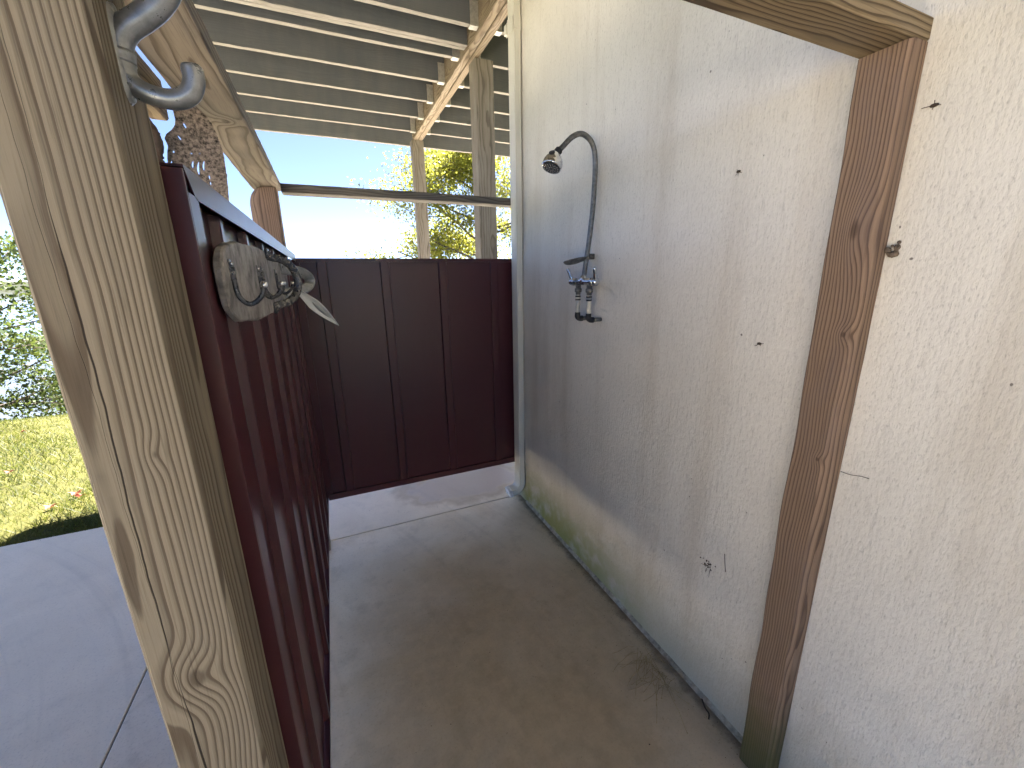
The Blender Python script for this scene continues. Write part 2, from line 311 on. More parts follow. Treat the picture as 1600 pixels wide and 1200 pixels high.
class MB:
    def __init__(s): s.v = []; s.f = []
    def add(s, v, f):
        n = len(s.v); s.v += [tuple(a) for a in v]; s.f += [tuple(i+n for i in q) for q in f]; return s
    def box(s, a, b):
        x0, y0, z0 = a; x1, y1, z1 = b
        return s.add([(x0,y0,z0),(x1,y0,z0),(x1,y1,z0),(x0,y1,z0),(x0,y0,z1),(x1,y0,z1),(x1,y1,z1),(x0,y1,z1)],
                     [(0,3,2,1),(4,5,6,7),(0,1,5,4),(1,2,6,5),(2,3,7,6),(3,0,4,7)])
    def bbox(s, a, b, r=.002):
        bm = bmesh.new(); bmesh.ops.create_cube(bm, size=1)
        for v in bm.verts: v.co = Vector([a[i] + (v.co[i]+.5)*(b[i]-a[i]) for i in range(3)])
        bmesh.ops.bevel(bm, geom=bm.edges[:], offset=r, segments=2, affect='EDGES', profile=.5)
        bm.verts.index_update(); s.add([v.co[:] for v in bm.verts], [[v.index for v in f.verts] for f in bm.faces]); bm.free(); return s
    def tube(s, path, rad, n=10, cap=True, sx=1.0):
        P = [Vector(p) for p in path]; k = len(P)
        R = rad if isinstance(rad, (list, tuple)) else [rad]*k
        T = [(P[min(i+1, k-1)]-P[max(i-1, 0)]).normalized() for i in range(k)]
        a = Vector((0, 0, 1)) if abs(T[0].z) < .9 else Vector((0, 1, 0))
        nrm = T[0].cross(a).normalized(); vs = []; fs = []
        for i in range(k):
            nrm = (nrm - T[i]*nrm.dot(T[i])).normalized(); b = T[i].cross(nrm)
            for j in range(n):
                w = 2*PI*j/n; vs.append(P[i] + nrm*(R[i]*math.cos(w)*sx) + b*(R[i]*math.sin(w)))
        for i in range(k-1):
            for j in range(n): fs.append((i*n+j, i*n+(j+1) % n, (i+1)*n+(j+1) % n, (i+1)*n+j))
        if cap: fs.append(tuple(range(n))[::-1]); fs.append(tuple((k-1)*n+j for j in range(n)))
        return s.add(vs, fs)
    def lathe(s, o, d, prof, n=24):
        o = Vector(o); d = Vector(d).normalized(); a = Vector((0, 0, 1)) if abs(d.z) < .9 else Vector((1, 0, 0))
        u = d.cross(a).normalized(); w = d.cross(u); vs = []; fs = []
        for (h, r) in prof:
            for j in range(n): q = 2*PI*j/n; vs.append(o + d*h + u*(r*math.cos(q)) + w*(r*math.sin(q)))
        for i in range(len(prof)-1):
            for j in range(n): fs.append((i*n+j, i*n+(j+1) % n, (i+1)*n+(j+1) % n, (i+1)*n+j))
        fs.append(tuple(range(n))[::-1]); fs.append(tuple((len(prof)-1)*n+j for j in range(n)))
        return s.add(vs, fs)
    def sphere(s, c, r, n=12, sq=(1, 1, 1)):
        vs = [(c[0], c[1], c[2]+r*sq[2])]; fs = []
        m = n//2
        for i in range(1, m):
            for j in range(n):
                a = PI*i/m; b = 2*PI*j/n; vs.append((c[0]+r*sq[0]*math.sin(a)*math.cos(b), c[1]+r*sq[1]*math.sin(a)*math.sin(b), c[2]+r*sq[2]*math.cos(a)))
        vs.append((c[0], c[1], c[2]-r*sq[2])); L = len(vs)-1
        for j in range(n): fs.append((0, 1+j, 1+(j+1) % n)); fs.append((L, L-n+(j+1) % n, L-n+j))
        for i in range(m-2):
            for j in range(n): fs.append((1+i*n+j, 1+(i+1)*n+j, 1+(i+1)*n+(j+1) % n, 1+i*n+(j+1) % n))
        return s.add(vs, fs)
    def sweep(s, path, sec, ups):
        """section list of (a,b) along frames: path points with given (axisA, axisB)"""
        n = len(sec); vs = []; fs = []
        for p, (A, B) in zip(path, ups):
            for a, b in sec: vs.append(Vector(p)+Vector(A)*a+Vector(B)*b)
        k = len(path)
        for i in range(k-1):
            for j in range(n): fs.append((i*n+j, i*n+(j+1) % n, (i+1)*n+(j+1) % n, (i+1)*n+j))
        fs.append(tuple(range(n))[::-1]); fs.append(tuple((k-1)*n+j for j in range(n)))
        return s.add(vs, fs)
    def build(s, name, mat, parent=None, smooth=False, loc=None):
        if loc: 
            L = Vector(loc); vs = [Vector(v)-L for v in s.v]
            if parent is not None and parent.location.length: pass
            return link(name, vs, s.f, mat, parent, smooth, loc)
        return link(name, s.v, s.f, mat, parent, smooth)
def spline(pts, n=8):
    P = [Vector(p) for p in pts]; P = [2*P[0]-P[1]]+P+[2*P[-1]-P[-2]]; out = []
    for i in range(1, len(P)-2):
        for j in range(n):
            t = j/n; a, b, c, d = P[i-1:i+3]
            out.append(.5*((2*b)+(c-a)*t+(2*a-5*b+4*c-d)*t*t+(3*b-a-3*c+d)*t**3))
    out.append(P[-2]); return out

from mathutils import noise as mnoise
def board(name, a, b, axis, mat, parent, ch=.003, seg=None, wob=.0012, seed=0, wane=None):
    """sawn board between corners a, b; chamfered edges, slight bow; local origin at its centre cross-section and z/x/y start"""
    ax = 'xyz'.index(axis); o = [(a[i]+b[i])/2 for i in range(3)]; o[ax] = 0 if axis == 'z' else a[ax]
    L = b[ax]-a[ax]; ia, ib = [i for i in range(3) if i != ax]
    ha, hb = (b[ia]-a[ia])/2, (b[ib]-a[ib])/2
    seg = seg or max(2, int(L/.06))
    sec = [(-ha+ch, -hb), (ha-ch, -hb), (ha, -hb+ch), (ha, hb-ch), (ha-ch, hb), (-ha+ch, hb), (-ha, hb-ch), (-ha, -hb+ch)]
    vs = []; fs = []
    for i in range(seg+1):
        l = a[ax] + L*i/seg
        ox = (mnoise.noise(Vector((l*1.3, seed*7.1, 0))))*wob; oy = (mnoise.noise(Vector((l*1.3, seed*3.3, 5))))*wob
        for k, (p, q) in enumerate(sec):
            w = mnoise.noise(Vector((l*14, k*3.7+seed, 1)))*wob*.5
            pp, qq = p, q
            if wane:
                dp, dq = wane(k, l); pp += dp; qq += dq
            v = [0, 0, 0]; v[ia] = pp+ox+w; v[ib] = qq+oy+w; v[ax] = l-o[ax]; vs.append(v)
    n = 8
    for i in range(seg):
        for j in range(n): fs.append((i*n+j, i*n+(j+1) % n, (i+1)*n+(j+1) % n, (i+1)*n+j))
    fs.append(tuple(range(n))[::-1]); fs.append(tuple(seg*n+j for j in range(n)))
    return link(name, vs, fs, mat, parent, False, tuple(o))

XW = 1.083
# ------------------------------------------------------------------ ground, lake, slabs
random.seed(3); rng = np.random.default_rng(5)
def gz(x, y):
    """lawn height: level along the slab, falling away beyond"""
    q = min(1, max(0, (x+2.1)/1.1)); q = q*q*(3-2*q)
    d = max(0.0, y-3.15-4.9*q)
    z = -.035 - .10*d
    if d > 5.6: z -= .35*(d-5.6)*min(1, (d-5.6)/3)
    return max(z, -9.0) + .03*mnoise.noise(Vector((x*.5, y*.5, 0)))
xs = np.concatenate([np.linspace(-400, -30, 12), np.linspace(-26, 26, 66), np.linspace(30, 400, 12)])
ys = np.concatenate([np.linspace(-400, -12, 10), np.linspace(-10, 3.0, 8), np.linspace(3.4, 40, 80), np.linspace(45, 70, 5)])
vs = [(x, y, gz(x, y)-(.12 if (y < 3.1 and x > -3.0) or (y < -.4 and x > -8.8) or (y < 7.6 and -.6 < x < 6.7) else 0)) for y in ys for x in xs]; nx = len(xs)
fs = [(j*nx+i, j*nx+i+1, (j+1)*nx+i+1, (j+1)*nx+i) for j in range(len(ys)-1) for i in range(nx-1)]
lawn = struct(link('lawn', vs, fs, 'lawn', None, True))
struct(link('lake', [(-1500, 35, -7.5), (1500, 35, -7.5), (1500, 900, -7.5), (-1500, 900, -7.5)], [(0, 1, 2, 3)], 'lake'))
hv = []; hf = []; N = 90
for i in range(N+1):
    x = -1600+3200*i/N; h = 12+10*mnoise.noise(Vector((i*.17, 2, 0)))+4*mnoise.noise(Vector((i*.7, 5, 0)))
    hv += [(x, 880, -9), (x, 930, h*.6), (x, 1000, h), (x, 1200, -9)]
for i in range(N):
    for k in range(3): hf.append((4*i+k, 4*i+4+k, 4*i+5+k, 4*i+1+k))
struct(link('hills', hv, hf, 'hills', None, True))

def slab(name, x0, y0, x1, y1, mat, z=0.0):
    m = MB().bbox((x0, y0, z-.11), (x1, y1, z), .005); return struct(m.build(name, mat))
slab('shower_floor', -.846, -9, XW+.06, 2.362, 'floor')
slab('pavement_bounce', -.846, 2.367, 7.0, 8.0, 'farslab')  # real strip behind the partition; unseen remainder added to bounce sunlight under the deck
slab('patio', -3.2, -.30, -.851, 3.15, 'patio')
slab('patio', -9, -9, -.851, -.305, 'patio')  # unseen rear slab, widened so sunlit concrete bounces light into the stall
struct(MB().box((-.852, -3.4, -.10), (-.845, 3.1, -.008)).build('joint_filler', 'joint'))
struct(MB().box((-.84, 2.360, -.10), (XW, 2.369, -.006)).build('joint_filler', 'joint'))

# ------------------------------------------------------------------ stucco wall of the house
wall = thing('stucco_wall', 'rough off-white stucco house wall running along the right side of the shower', 'wall', (0, 0, 0))
MB().box((XW, -6.5, -.1), (XW+.25, 2.40, 3.30)).build('wall_face', 'stucco', wall)
vs = []; fs = []; Y = np.arange(-1.0, 2.26, .012)
for i, y in enumerate(Y):
    n1 = mnoise.noise(Vector((y*9, 1, 0))); n2 = mnoise.noise(Vector((y*26, 3, 0))); n3 = mnoise.noise(Vector((y*21, 8, 0)))
    w = .007+.006*max(0, n1)+.003*n2; h = .004+.005*max(0, n3)+.003*n1
    vs += [(XW-.012-w*.3, y, -.002), (XW-.009-w*.2, y, max(.002, h*.6)), (XW-.002, y, max(.005, h+.008)), (XW+.003, y, max(.008, h+.014))]
for i in range(len(Y)-1):
    for k in range(3): fs.append((4*i+k, 4*i+4+k, 4*i+5+k, 4*i+1+k))
link('mortar_bead', vs, fs, 'mortar', wall, True)

# ------------------------------------------------------------------ deck overhead
deck = thing('deck', 'raised timber deck overhead, its joists and posts seen from below', 'deck', (0, 0, 0))
JZ, JH = 3.04, .235
jy = [2.88-.406*k for k in range(19)][::-1]+[3.29+.406*k for k in range(5)]
s_ = 0
for y in jy:
    s_ += 1
    xl, xr = -.80, (1.06 if y > 2.4 else XW-.004)
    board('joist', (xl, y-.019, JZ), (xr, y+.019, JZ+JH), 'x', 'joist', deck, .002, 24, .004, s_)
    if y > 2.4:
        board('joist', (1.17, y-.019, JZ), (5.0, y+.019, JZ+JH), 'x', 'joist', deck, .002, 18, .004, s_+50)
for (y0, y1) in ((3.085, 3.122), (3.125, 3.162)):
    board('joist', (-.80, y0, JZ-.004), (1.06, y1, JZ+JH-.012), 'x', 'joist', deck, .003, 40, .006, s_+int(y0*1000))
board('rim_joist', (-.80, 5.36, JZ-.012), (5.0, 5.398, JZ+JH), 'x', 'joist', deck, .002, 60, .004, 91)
board('rim_joist', (-.84, -4.5, JZ-.012), (-.802, 5.398, JZ+JH), 'y', 'board', deck, .002, 60, .004, 92)
for k, (x0, x1) in enumerate(((1.063, 1.113), (1.117, 1.167))):
    board('beam_ply', (x0, 2.41, JZ-.03), (x1, 5.10, JZ+JH-.004), 'y', 'beam', deck, .004, 60, .006, 60+k)
for y in [q for q in jy if q > 2.4]:
    for sx in (-1, 1):
        xe = 1.062 if sx < 0 else 1.168
        x0, x1 = (xe-.055, xe) if sx < 0 else (xe, xe+.055)
        m = MB().box((x0, y-.024, JZ-.006), (x1, y+.024, JZ-.003))
        m.box((x0, y-.024, JZ-.003), (x1, y-.0215, JZ+.13)).box((x0, y+.0215, JZ-.003), (x1, y+.024, JZ+.13))
        m.build('joist_hanger', 'steel', deck)
board('deck_post', (1.133, 3.15, -.6), (1.273, 3.29, JZ-.034), 'z', 'deckpost', deck, .006, 60, .004, 70)
board('deck_post', (1.045, 5.06, -.6), (1.175, 5.18, JZ-.034), 'z', 'deckpost', deck, .006, 60, .004, 71)
x = -.86; k = 0
while x < 5.0:
    y0 = -4.55 if x+.14 < XW+.3 else 2.42
    board('deck_board', (x, y0, JZ+JH+.001), (x+.1395, 5.43, JZ+JH+.028), 'y', 'board', deck, .0025, 6, .0, k); x += .14; k += 1

# ------------------------------------------------------------------ timber frame of the shower
frame = thing('shower_frame', 'timber frame of posts and rails round the shower stall, open at the top', 'timber frame', (0, 0, 0))
board('post', (-.2395, .500, 0), (-.150, .594, 1.913), 'z', 'post', frame, .004, 80, .0012, 1)
def stud_wane(k, l):
    # bark-side edge of the stud wanders
    e = .016*mnoise.noise(Vector((l*2.6, 4, 0)))+.005*mnoise.noise(Vector((l*11, 4, 0)))
    if k in (0, 7): 
        c = .012+max(-.008, .018*mnoise.noise(Vector((l*2.3, 9, 0)))+e)
        return (c if k == 0 else 0, c*.7 if k == 7 else 0)
    if k in (5, 6): return (0, .006*mnoise.noise(Vector((l*5, 2, 0))))
    return (0, 0)
board('stud', (1.028, .498, 0), (1.0815, .586, 1.913), 'z', 'stud', frame, .003, 110, .002, 2, stud_wane)
board('header', (-.2395, .500, 1.9145), (1.0815, .592, 1.955), 'x', 'header', frame, .004, 50, .003, 3)
board('rail', (-.268, .594, 1.918), (-.150, 2.372, 1.956), 'y', 'rail', frame, .003, 60, .002, 4)
board('rail', (-.150, 2.36, 1.914), (1.0825, 2.449, 1.953), 'x', 'xrail', frame, .003, 50, .002, 5)
# far corner post: a landscape timber with a rounded back
sec = []
x0, x1, y0, y1 = -.283, -.164, 2.262, 2.371
for a in np.linspace(-90, -270, 13): sec.append((x0+.042+.042*math.cos(math.radians(a)), (y0+y1)/2+(y1-y0)/2*math.sin(math.radians(a))))
sec = sec[:]; sec += [(x1-.008, y1), (x1, y1-.008), (x1, y0+.008), (x1-.008, y0)]
zs = np.concatenate([np.linspace(0, 1.84, 32), [1.86, 1.88, 1.895, 1.905, 1.911, 1.914]]); vs = []; fs = []; n = len(sec)
for z in zs:
    t_ = max(0, (z-1.84)/.074); shr = 1-.5*(1-math.sqrt(max(0, 1-t_*t_)))*.9
    for (x, y) in sec:
        w = .0015*mnoise.noise(Vector((x*40, y*40, z*6)))
        xx = x1-(x1-x)*(shr if x < -.21 else 1); vs.append((xx+w+.225, y+w-2.316, z))
for i in range(len(zs)-1):
    for j in range(n): fs.append((i*n+j, i*n+(j+1) % n, (i+1)*n+(j+1) % n, (i+1)*n+j))
fs.append(tuple(range(n))); fs.append(tuple((len(zs)-1)*n+j for j in range(n)))
link('corner_post', vs, fs, 'timber', frame, False, (-.225, 2.316, 0))
board('outer_rail', (-.345, .58, 1.885), (-.307, 1.36, 1.974), 'y', 'nailer', frame, .004, 30, .004, 7)
for z in (.45, 1.05, 1.52):
    board('nailer', (-.197, .594, z), (-.159, 2.262, z+.089), 'y', 'nailer', frame, .003, 20, .002, 8+int(z*10))
for z in (.40, 1.45):
    board('nailer', (-.150, 2.394, z), (1.0, 2.432, z+.089), 'x', 'xrail', frame, .003, 20, .002, 9+int(z*10))

# ------------------------------------------------------------------ maroon metal partitions
part1 = thing('metal_partition', 'long maroon ribbed steel partition along the left side of the shower', 'partition', (0, 0, 0))
PX, RX = -.156, -.1415
MB().box((PX-.002, .604, .285), (PX, 2.372, 1.60)).build('sheet', 'maroon', part1)
for k in range(7):
    y = .79+.2292*k
    m = MB(); sec = [(PX+.0003, y-.001), (RX-.002, y+.004), (RX, y+.007), (RX, y+.024), (RX-.002, y+.027), (PX+.0003, y+.033)]
    m.sweep([(0, 0, .286), (0, 0, 1.599)], sec, [((1, 0, 0), (0, 1, 0))]*2); m.build('rib', 'maroon', part1)
m = MB().bbox((-.158, .5965, .27), (-.132, .6015, 1.6235), .0012); m.bbox((-.1345, .6015, .27), (-.132, .642, 1.6), .0008); m.build('end_trim', 'maroon', part1)
m = MB(); y0, y1 = .603, 2.374
m.add([(-.132, y0, 1.6255), (-.132, y0+.030, 1.5965), (-.132, y1, 1.5965), (-.132, y1, 1.6255),
       (-.1345, y0, 1.6255), (-.1345, y0+.030, 1.5965), (-.1345, y1, 1.5965), (-.1345, y1, 1.6255)],
      [(0, 1, 2, 3), (7, 6, 5, 4), (0, 4, 5, 1), (1, 5, 6, 2), (2, 6, 7, 3), (3, 7, 4, 0)])
m.box((-.200, y0, 1.6258), (-.132, y1, 1.6285)).box((-.200, y0, 1.575), (-.1975, y1, 1.6255)); m.build('top_cap', 'maroon', part1)
m = MB().box((-.160, .604, .268), (-.1405, 2.372, .271)).box((-.143, .644, .271), (-.1405, 2.372, .2845)); m.build('bottom_channel', 'maroon', part1)

part2 = thing('metal_partition', 'short maroon partition with vertical battens across the far end, raised off the floor', 'partition', (0, 0, 0))
PY, RY = 2.388, 2.378
MB().box((-.160, PY, .262), (1.0795, PY+.002, 1.606)).build('sheet', 'maroon', part2)
for bx in (-.042, .272, .593, .913):
    m = MB(); sec = [(bx-.002, PY-.0003), (bx+.001, RY+.001), (bx+.003, RY), (bx+.043, RY), (bx+.046, RY+.001), (bx+.049, PY-.0003)]
    m.sweep([(0, 0, .292), (0, 0, 1.594)], sec, [((1, 0, 0), (0, 1, 0))]*2); m.build('batten', 'maroon', part2)
MB().bbox((-.1395, 2.3745, 1.594), (1.0795, 2.3925, 1.6125), .001).build('top_cap', 'maroon', part2)
MB().bbox((-.1395, 2.3735, .256), (1.0795, 2.3925, .2915), .001).build('bottom_channel', 'maroon', part2)
MB().bbox((-.158, 2.3745, .2918), (-.118, 2.3875, 1.5935), .001).build('corner_trim', 'maroon', part2)

# ------------------------------------------------------------------ downspout
ds = thing('downspout', 'cream ribbed metal downspout at the far end of the stucco wall', 'downspout', (1.056, 2.30, 0))
dx0, dx1, dy0, dy1 = -.026, .022, -.038, .038
def ds_sec(e=0.0, rib=True):
    s = []
    def edge(ax, a, b, fixed, out):
        nn = 18
        for i in range(nn):
            q = i/nn; c = a+(b-a)*(.12+.76*q); g = -.0022*(.5+.5*math.cos(q*2*PI*3.999)) if rib and .08 < q < .95 else 0
            s.append((c, fixed-out*(-g)+0) if ax == 0 else (fixed-out*(-g), c))
    r = .006
    X0, X1, Y0, Y1 = dx0-e, dx1+e, dy0-e, dy1+e
    edge(0, X0, X1, Y0, -1); edge(1, Y0, Y1, X1, 1); edge(0, X1, X0, Y1, 1); edge(1, Y1, Y0, X0, -1)
    return s
FR = ((1, 0, 0), (0, 1, 0))
MB().sweep([(0, 0, .215), (0, 0, 3.02)], ds_sec(), [FR, FR]).build('pipe', 'downspout', ds)
m = MB().sweep([(0, 0, 2.745), (0, 0, 2.81)], ds_sec(.0028), [FR, FR]); m.build('sleeve', 'downspout', ds)
m = MB().bbox((dx0-.0045, dy0-.002, 2.735), (dx0-.002, dy1+.004, 2.80), .0006).bbox((dx0-.014, dy1-.012, 2.745), (dx0-.003, dy1+.012, 2.79), .001); m.build('strap', 'downspout', ds)
path = [(0, 0, .222), (0, 0, .15)]; ups = [((1, 0, 0), (0, 1, 0))]*2
for a in np.linspace(10, 78, 8):
    q = math.radians(a); R_ = .062; cx = -R_
    path.append((cx+R_*math.cos(q), 0, .145-R_*math.sin(q))); ups.append(((math.cos(q), 0, -math.sin(q)), (0, 1, 0)))
q = math.radians(78); dirv = Vector((-math.sin(q), 0, -math.cos(q)))
for d in (.012, .022): path.append(tuple(Vector(path[9])+dirv*d)); ups.append(ups[9])
MB().sweep(path, ds_sec(.002), ups).build('elbow', 'downspout', ds)
m = MB()
for k in range(4):
    c = Vector(path[-1])+dirv*(.001+.006*k); m.sweep([c, c+dirv*.0035], ds_sec(.004, False), [ups[9]]*2)
m.build('crimped_outlet', 'plastic', ds)

# ------------------------------------------------------------------ shower
sh = thing('outdoor_shower', 'galvanised gooseneck shower riser with chrome head and two-handle valve on the wall', 'shower', (XW, 1.53, 1.48))
def shb(m, name, mat, parent=sh, smooth=True):
    L = Vector((XW, 1.53, 1.48)); return link(name, [Vector(v)-L for v in m.v], m.f, mat, parent, smooth)
SY = 1.53
pp = spline([(1.016, SY, 1.487), (1.026, SY, 1.56), (1.040, SY, 1.66), (1.0515, SY, 1.77), (1.057, SY, 1.88), (1.056, SY, 1.96), (1.046, SY, 2.005), (1.022, SY, 2.034), (.985, SY, 2.046), (.945, SY, 2.030), (.905, SY, 1.994), (.884, SY, 1.975)], 6)
shb(MB().tube(pp, .0105, 14), 'riser_pipe', 'galv')
hd = Vector((-.62, 0, -.56)).normalized(); h0 = Vector((.888, SY, 1.979))
shb(MB().lathe(h0, hd, [(0, .0145), (.002, .0155), (.010, .0155), (.012, .0145), (.024, .0145), (.026, .013)], 16), 'collar', 'black')
fd = Vector((-.40, -.16, -.90)).normalized(); h1 = h0+hd*.022
head = shb(MB().lathe(h1, fd, [(-.004, .012), (.0, .019), (.010, .026), (.024, .0345), (.036, .0385), (.040, .0372), (.042, .0388), (.056, .0395), (.060, .0375)], 28), 'shower_head', 'chrome')
shb(MB().lathe(h1+fd*.0595, fd, [(0, .0345), (.002, .0340), (.003, .030)], 24), 'face_plate', 'black', head)
m = MB(); a = fd.cross(Vector((0, 1, 0))).normalized(); b = fd.cross(a)
for (rr, nn) in ((.009, 6), (.018, 11), (.027, 16)):
    for j in range(nn):
        w = 2*PI*j/nn; m.lathe(h1+fd*.0622+a*(rr*math.cos(w))+b*(rr*math.sin(w)), fd, [(0, .0023), (.003, .0015)], 6)
shb(m, 'nozzles', 'chrome', head)
side = (Vector((-1, -.9, .55))-fd*Vector((-1, -.9, .55)).dot(fd)).normalized()
shb(MB().lathe(h1+fd*.020+side*.031, (side-fd*.45), [(0, .012), (.004, .0115), (.005, .009)], 14), 'selector_button', 'black', head)
# valve
VZ = 1.478
m = MB().tube([(1.016, 1.462, VZ), (1.016, 1.598, VZ)], .0145, 14); m.lathe((1.016, SY, VZ-.004), (0, 0, 1), [(0, .017), (.016, .017), (.020, .013), (.030, .013)], 14)
m.lathe((1.016, 1.462, VZ), (0, -1, 0), [(-.004, .018), (.010, .018), (.012, .013)], 12); m.lathe((1.016, 1.598, VZ), (0, 1, 0), [(-.004, .018), (.010, .018), (.012, .013)], 12)
valve = shb(m, 'valve_body', 'brass')
for (y, s) in ((1.448, -1), (1.612, 1)):
    m = MB().lathe((1.016, y, VZ), (0, s, 0), [(-.006, .009), (.004, .016), (.012, .017), (.018, .010)], 14)
    m.tube(spline([(1.016, y+.008*s, VZ+.006), (1.008, y+.014*s, VZ+.030), (.998, y+.022*s, VZ+.058)], 4), [.009]*4+[.0075]*4+[.006], 8)
    shb(m, 'handle', 'chrome')
for y in (1.487, 1.573):
    m = MB().lathe((1.018, y, VZ-.010), (0, 0, -1), [(0, .012), (.018, .012), (.019, .016), (.034, .016), (.036, .011), (.046, .011)], 8)
    shb(m, 'coupling', 'galv')
    sp = shb(MB().tube([(1.018, y, VZ-.055), (1.018, y, VZ-.142)], .0098, 12), 'supply_pipe', 'pvc')
    for dz in (.060, .074, .134):
        shb(MB().tube([(1.018, y, VZ-dz), (1.018, y, VZ-dz-.007)], .0122, 12), 'band', 'black', sp)
    m = MB().tube(spline([(1.018, y, VZ-.141), (1.018, y, VZ-.153), (1.028, y, VZ-.161), (1.044, y, VZ-.162)], 4), .0125, 12)
    shb(m, 'elbow', 'black'); shb(MB().tube([(1.044, y, VZ-.162), (XW+.003, y, VZ-.162)], .0095, 10), 'wall_stub', 'galv')
m = MB().bbox((1.050, SY+.018, 1.572), (XW, SY+.046, 1.596), .002); m.bbox((1.018, SY+.010, 1.574), (1.052, SY+.030, 1.580), .001); shb(m, 'wall_bracket', 'blackiron', sh, False)
# leaf shaped soap dish of parallel rods
m = MB()
for k in range(6):
    q = (k-2.5)/2.5; yk = SY+.004+.030*q
    m.tube(spline([(1.030, SY+.008*q, 1.574), (.985, yk, 1.5665), (.948, SY+.004+.024*q, 1.562), (.922, SY+.004+.004*q, 1.561)], 4), .0034, 6)
m.tube(spline([(1.03, SY-.012, 1.5745), (.99, SY-.028, 1.567), (.95, SY-.020, 1.562), (.920, SY+.004, 1.5615), (.95, SY+.028, 1.563), (.99, SY+.036, 1.567), (1.03, SY+.016, 1.5745)], 5), .003, 6)
m.v = [(v[0], v[1], v[2]-(v[1]-SY)*.35) for v in m.v]; shb(m, 'soap_dish', 'galv')

# ------------------------------------------------------------------ coat hook on the near post
DZH = 0.0
hk = thing('coat_hook', 'large grey cast iron double coat hook on the near wooden post', 'hook', (-.15, .545, 1.69))
def hkb(m, name, mat='iron', parent=hk):
    L = Vector((-.15+.004, .545, 1.69-.008)); return link(name, [Vector(v)-L for v in m.v], m.f, mat, parent, True)
HY = .545
m = MB(); pl = [(-.150, HY, 1.648), (-.146, HY, 1.655), (-.1435, HY, 1.69), (-.1435, HY, 1.72), (-.146, HY, 1.74), (-.150, HY, 1.748)]
vs = []; 
prof = []
for z in np.linspace(1.652, 1.740, 15):
    q = (z-1.652)/.088; wd = .0105*(1-(2*q-1)**6)+.002; dp = .0085*(1-(2*q-1)**6)+.0015; prof.append((z, wd, dp))
m = MB(); sec_n = 10
for i, (z, wd, dp) in enumerate(prof):
    for j in range(sec_n):
        w = PI*j/(sec_n-1); vs.append((-.1502+dp*math.sin(w), HY+wd*math.cos(w), z))
fs = [(i*sec_n+j, i*sec_n+j+1, (i+1)*sec_n+j+1, (i+1)*sec_n+j) for i in range(len(prof)-1) for j in range(sec_n-1)]
m.add(vs, fs); hkb(m, 'base_plate')
up_ = spline([(-.1475, HY, 1.690), (-.1455, HY, 1.706), (-.1375, HY, 1.7185), (-.124, HY, 1.729), (-.109, HY-.001, 1.742), (-.097, HY-.002, 1.759), (-.087, HY-.003, 1.785), (-.084, HY-.003, 1.812)], 6)
nU = len(up_); hkb(MB().tube(up_, [.0088+.0016*math.exp(-4*i/nU) for i in range(nU)], 14, True, 1.2), 'upper_prong')
lo_ = spline([(-.1455, HY, 1.700), (-.146, HY, 1.682), (-.140, HY, 1.672), (-.128, HY, 1.6665), (-.112, HY, 1.665), (-.099, HY, 1.671), (-.0925, HY, 1.683), (-.0925, HY, 1.697)], 6)
nL = len(lo_); hkb(MB().tube(lo_, [.0072+.003*math.exp(-5*i/nL)+.001*(i/nL) for i in range(nL-1)]+[.0068], 14, True, 1.15), 'lower_prong')
for z in (1.662, 1.732): hkb(MB().lathe((-.1445, HY, z), (1, 0, 0), [(-.002, .0045), (.0015, .0045), (.0025, .003)], 12), 'screw')

# ------------------------------------------------------------------ coat rack on the ribbed partition
rk = thing('coat_rack', 'weathered wood plaque rack with iron hooks and horseshoes on the ribbed partition', 'coat rack', (-.14, 1.05, 1.50))
def rkb(m, name, mat, parent=rk, smooth=True):
    L = Vector((-.14, 1.05, 1.50)); return link(name, [Vector(v)-L for v in m.v], m.f, mat, parent, smooth)
N = 72; y0, y1 = .632, 1.56; outl = []
for i in range(N):
    a = 2*PI*i/N; ca, sa = math.cos(a), math.sin(a); e = .52
    yy = (y0+y1)/2 + (y1-y0)/2*math.copysign(abs(ca)**.72, ca); zz = 1.499 + .067*math.copysign(abs(sa)**e, sa)
    zz += .004*mnoise.noise(Vector((yy*9, sa, 0)))+.0025*mnoise.noise(Vector((yy*40, sa, 3))); outl.append((yy, zz))
vs = []; fs = []
lay = [(-.1290, .985), (-.1275, 1.0), (-.1210, 1.0), (-.1186, .985), (-.1175, .955)]
for (x, s) in lay:
    for (yy, zz) in outl: vs.append((x+.0015*mnoise.noise(Vector((yy*30, zz*30, x*90))), (yy-1.1075)*(1-(1-s)*.35)+1.1075, (zz-1.5)*s+1.5))
for k in range(len(lay)-1):
    for i in range(N): fs.append((k*N+i, k*N+(i+1) % N, (k+1)*N+(i+1) % N, (k+1)*N+i))
fs.append(tuple(range(N))); fs.append(tuple((len(lay)-1)*N+i for i in range(N)))
plq = link('plaque', [(v[0]+.14, v[1]-1.05, v[2]-1.50) for v in vs], fs, 'plaque', rk, False)
rkb(MB().bbox((-.1413, .80, 1.485), (-.1292, 1.42, 1.525), .001), 'cleat', 'nailer')
FX = -.1178
for (hy, sc) in ((.668, 1.0), (.905, .9), (.952, .9), (1.19, .9)):
    z0 = 1.508
    pts = spline([(FX+.003, hy, z0+.012), (FX+.003, hy, z0-.010), (FX+.005, hy, z0-.026), (FX+.013, hy, z0-.0365), (FX+.022, hy, z0-.036), (FX+.031*1.05, hy, z0-.026), (FX+.036, hy, z0-.015)], 6)
    m = MB().tube(pts, .0034, 10); m.bbox((FX-.0004, hy-.005, z0-.006), (FX+.0022, hy+.005, z0+.022), .0008)
    hkk = rkb(m, 'hook', 'blackiron'); rkb(MB().sphere((FX+.037, hy, z0-.012), .0052, 12), 'ball_tip', 'chrome', hkk)
    rkb(MB().sphere((FX+.003, hy, z0+.016), .0028, 8), 'screw', 'chrome', hkk)
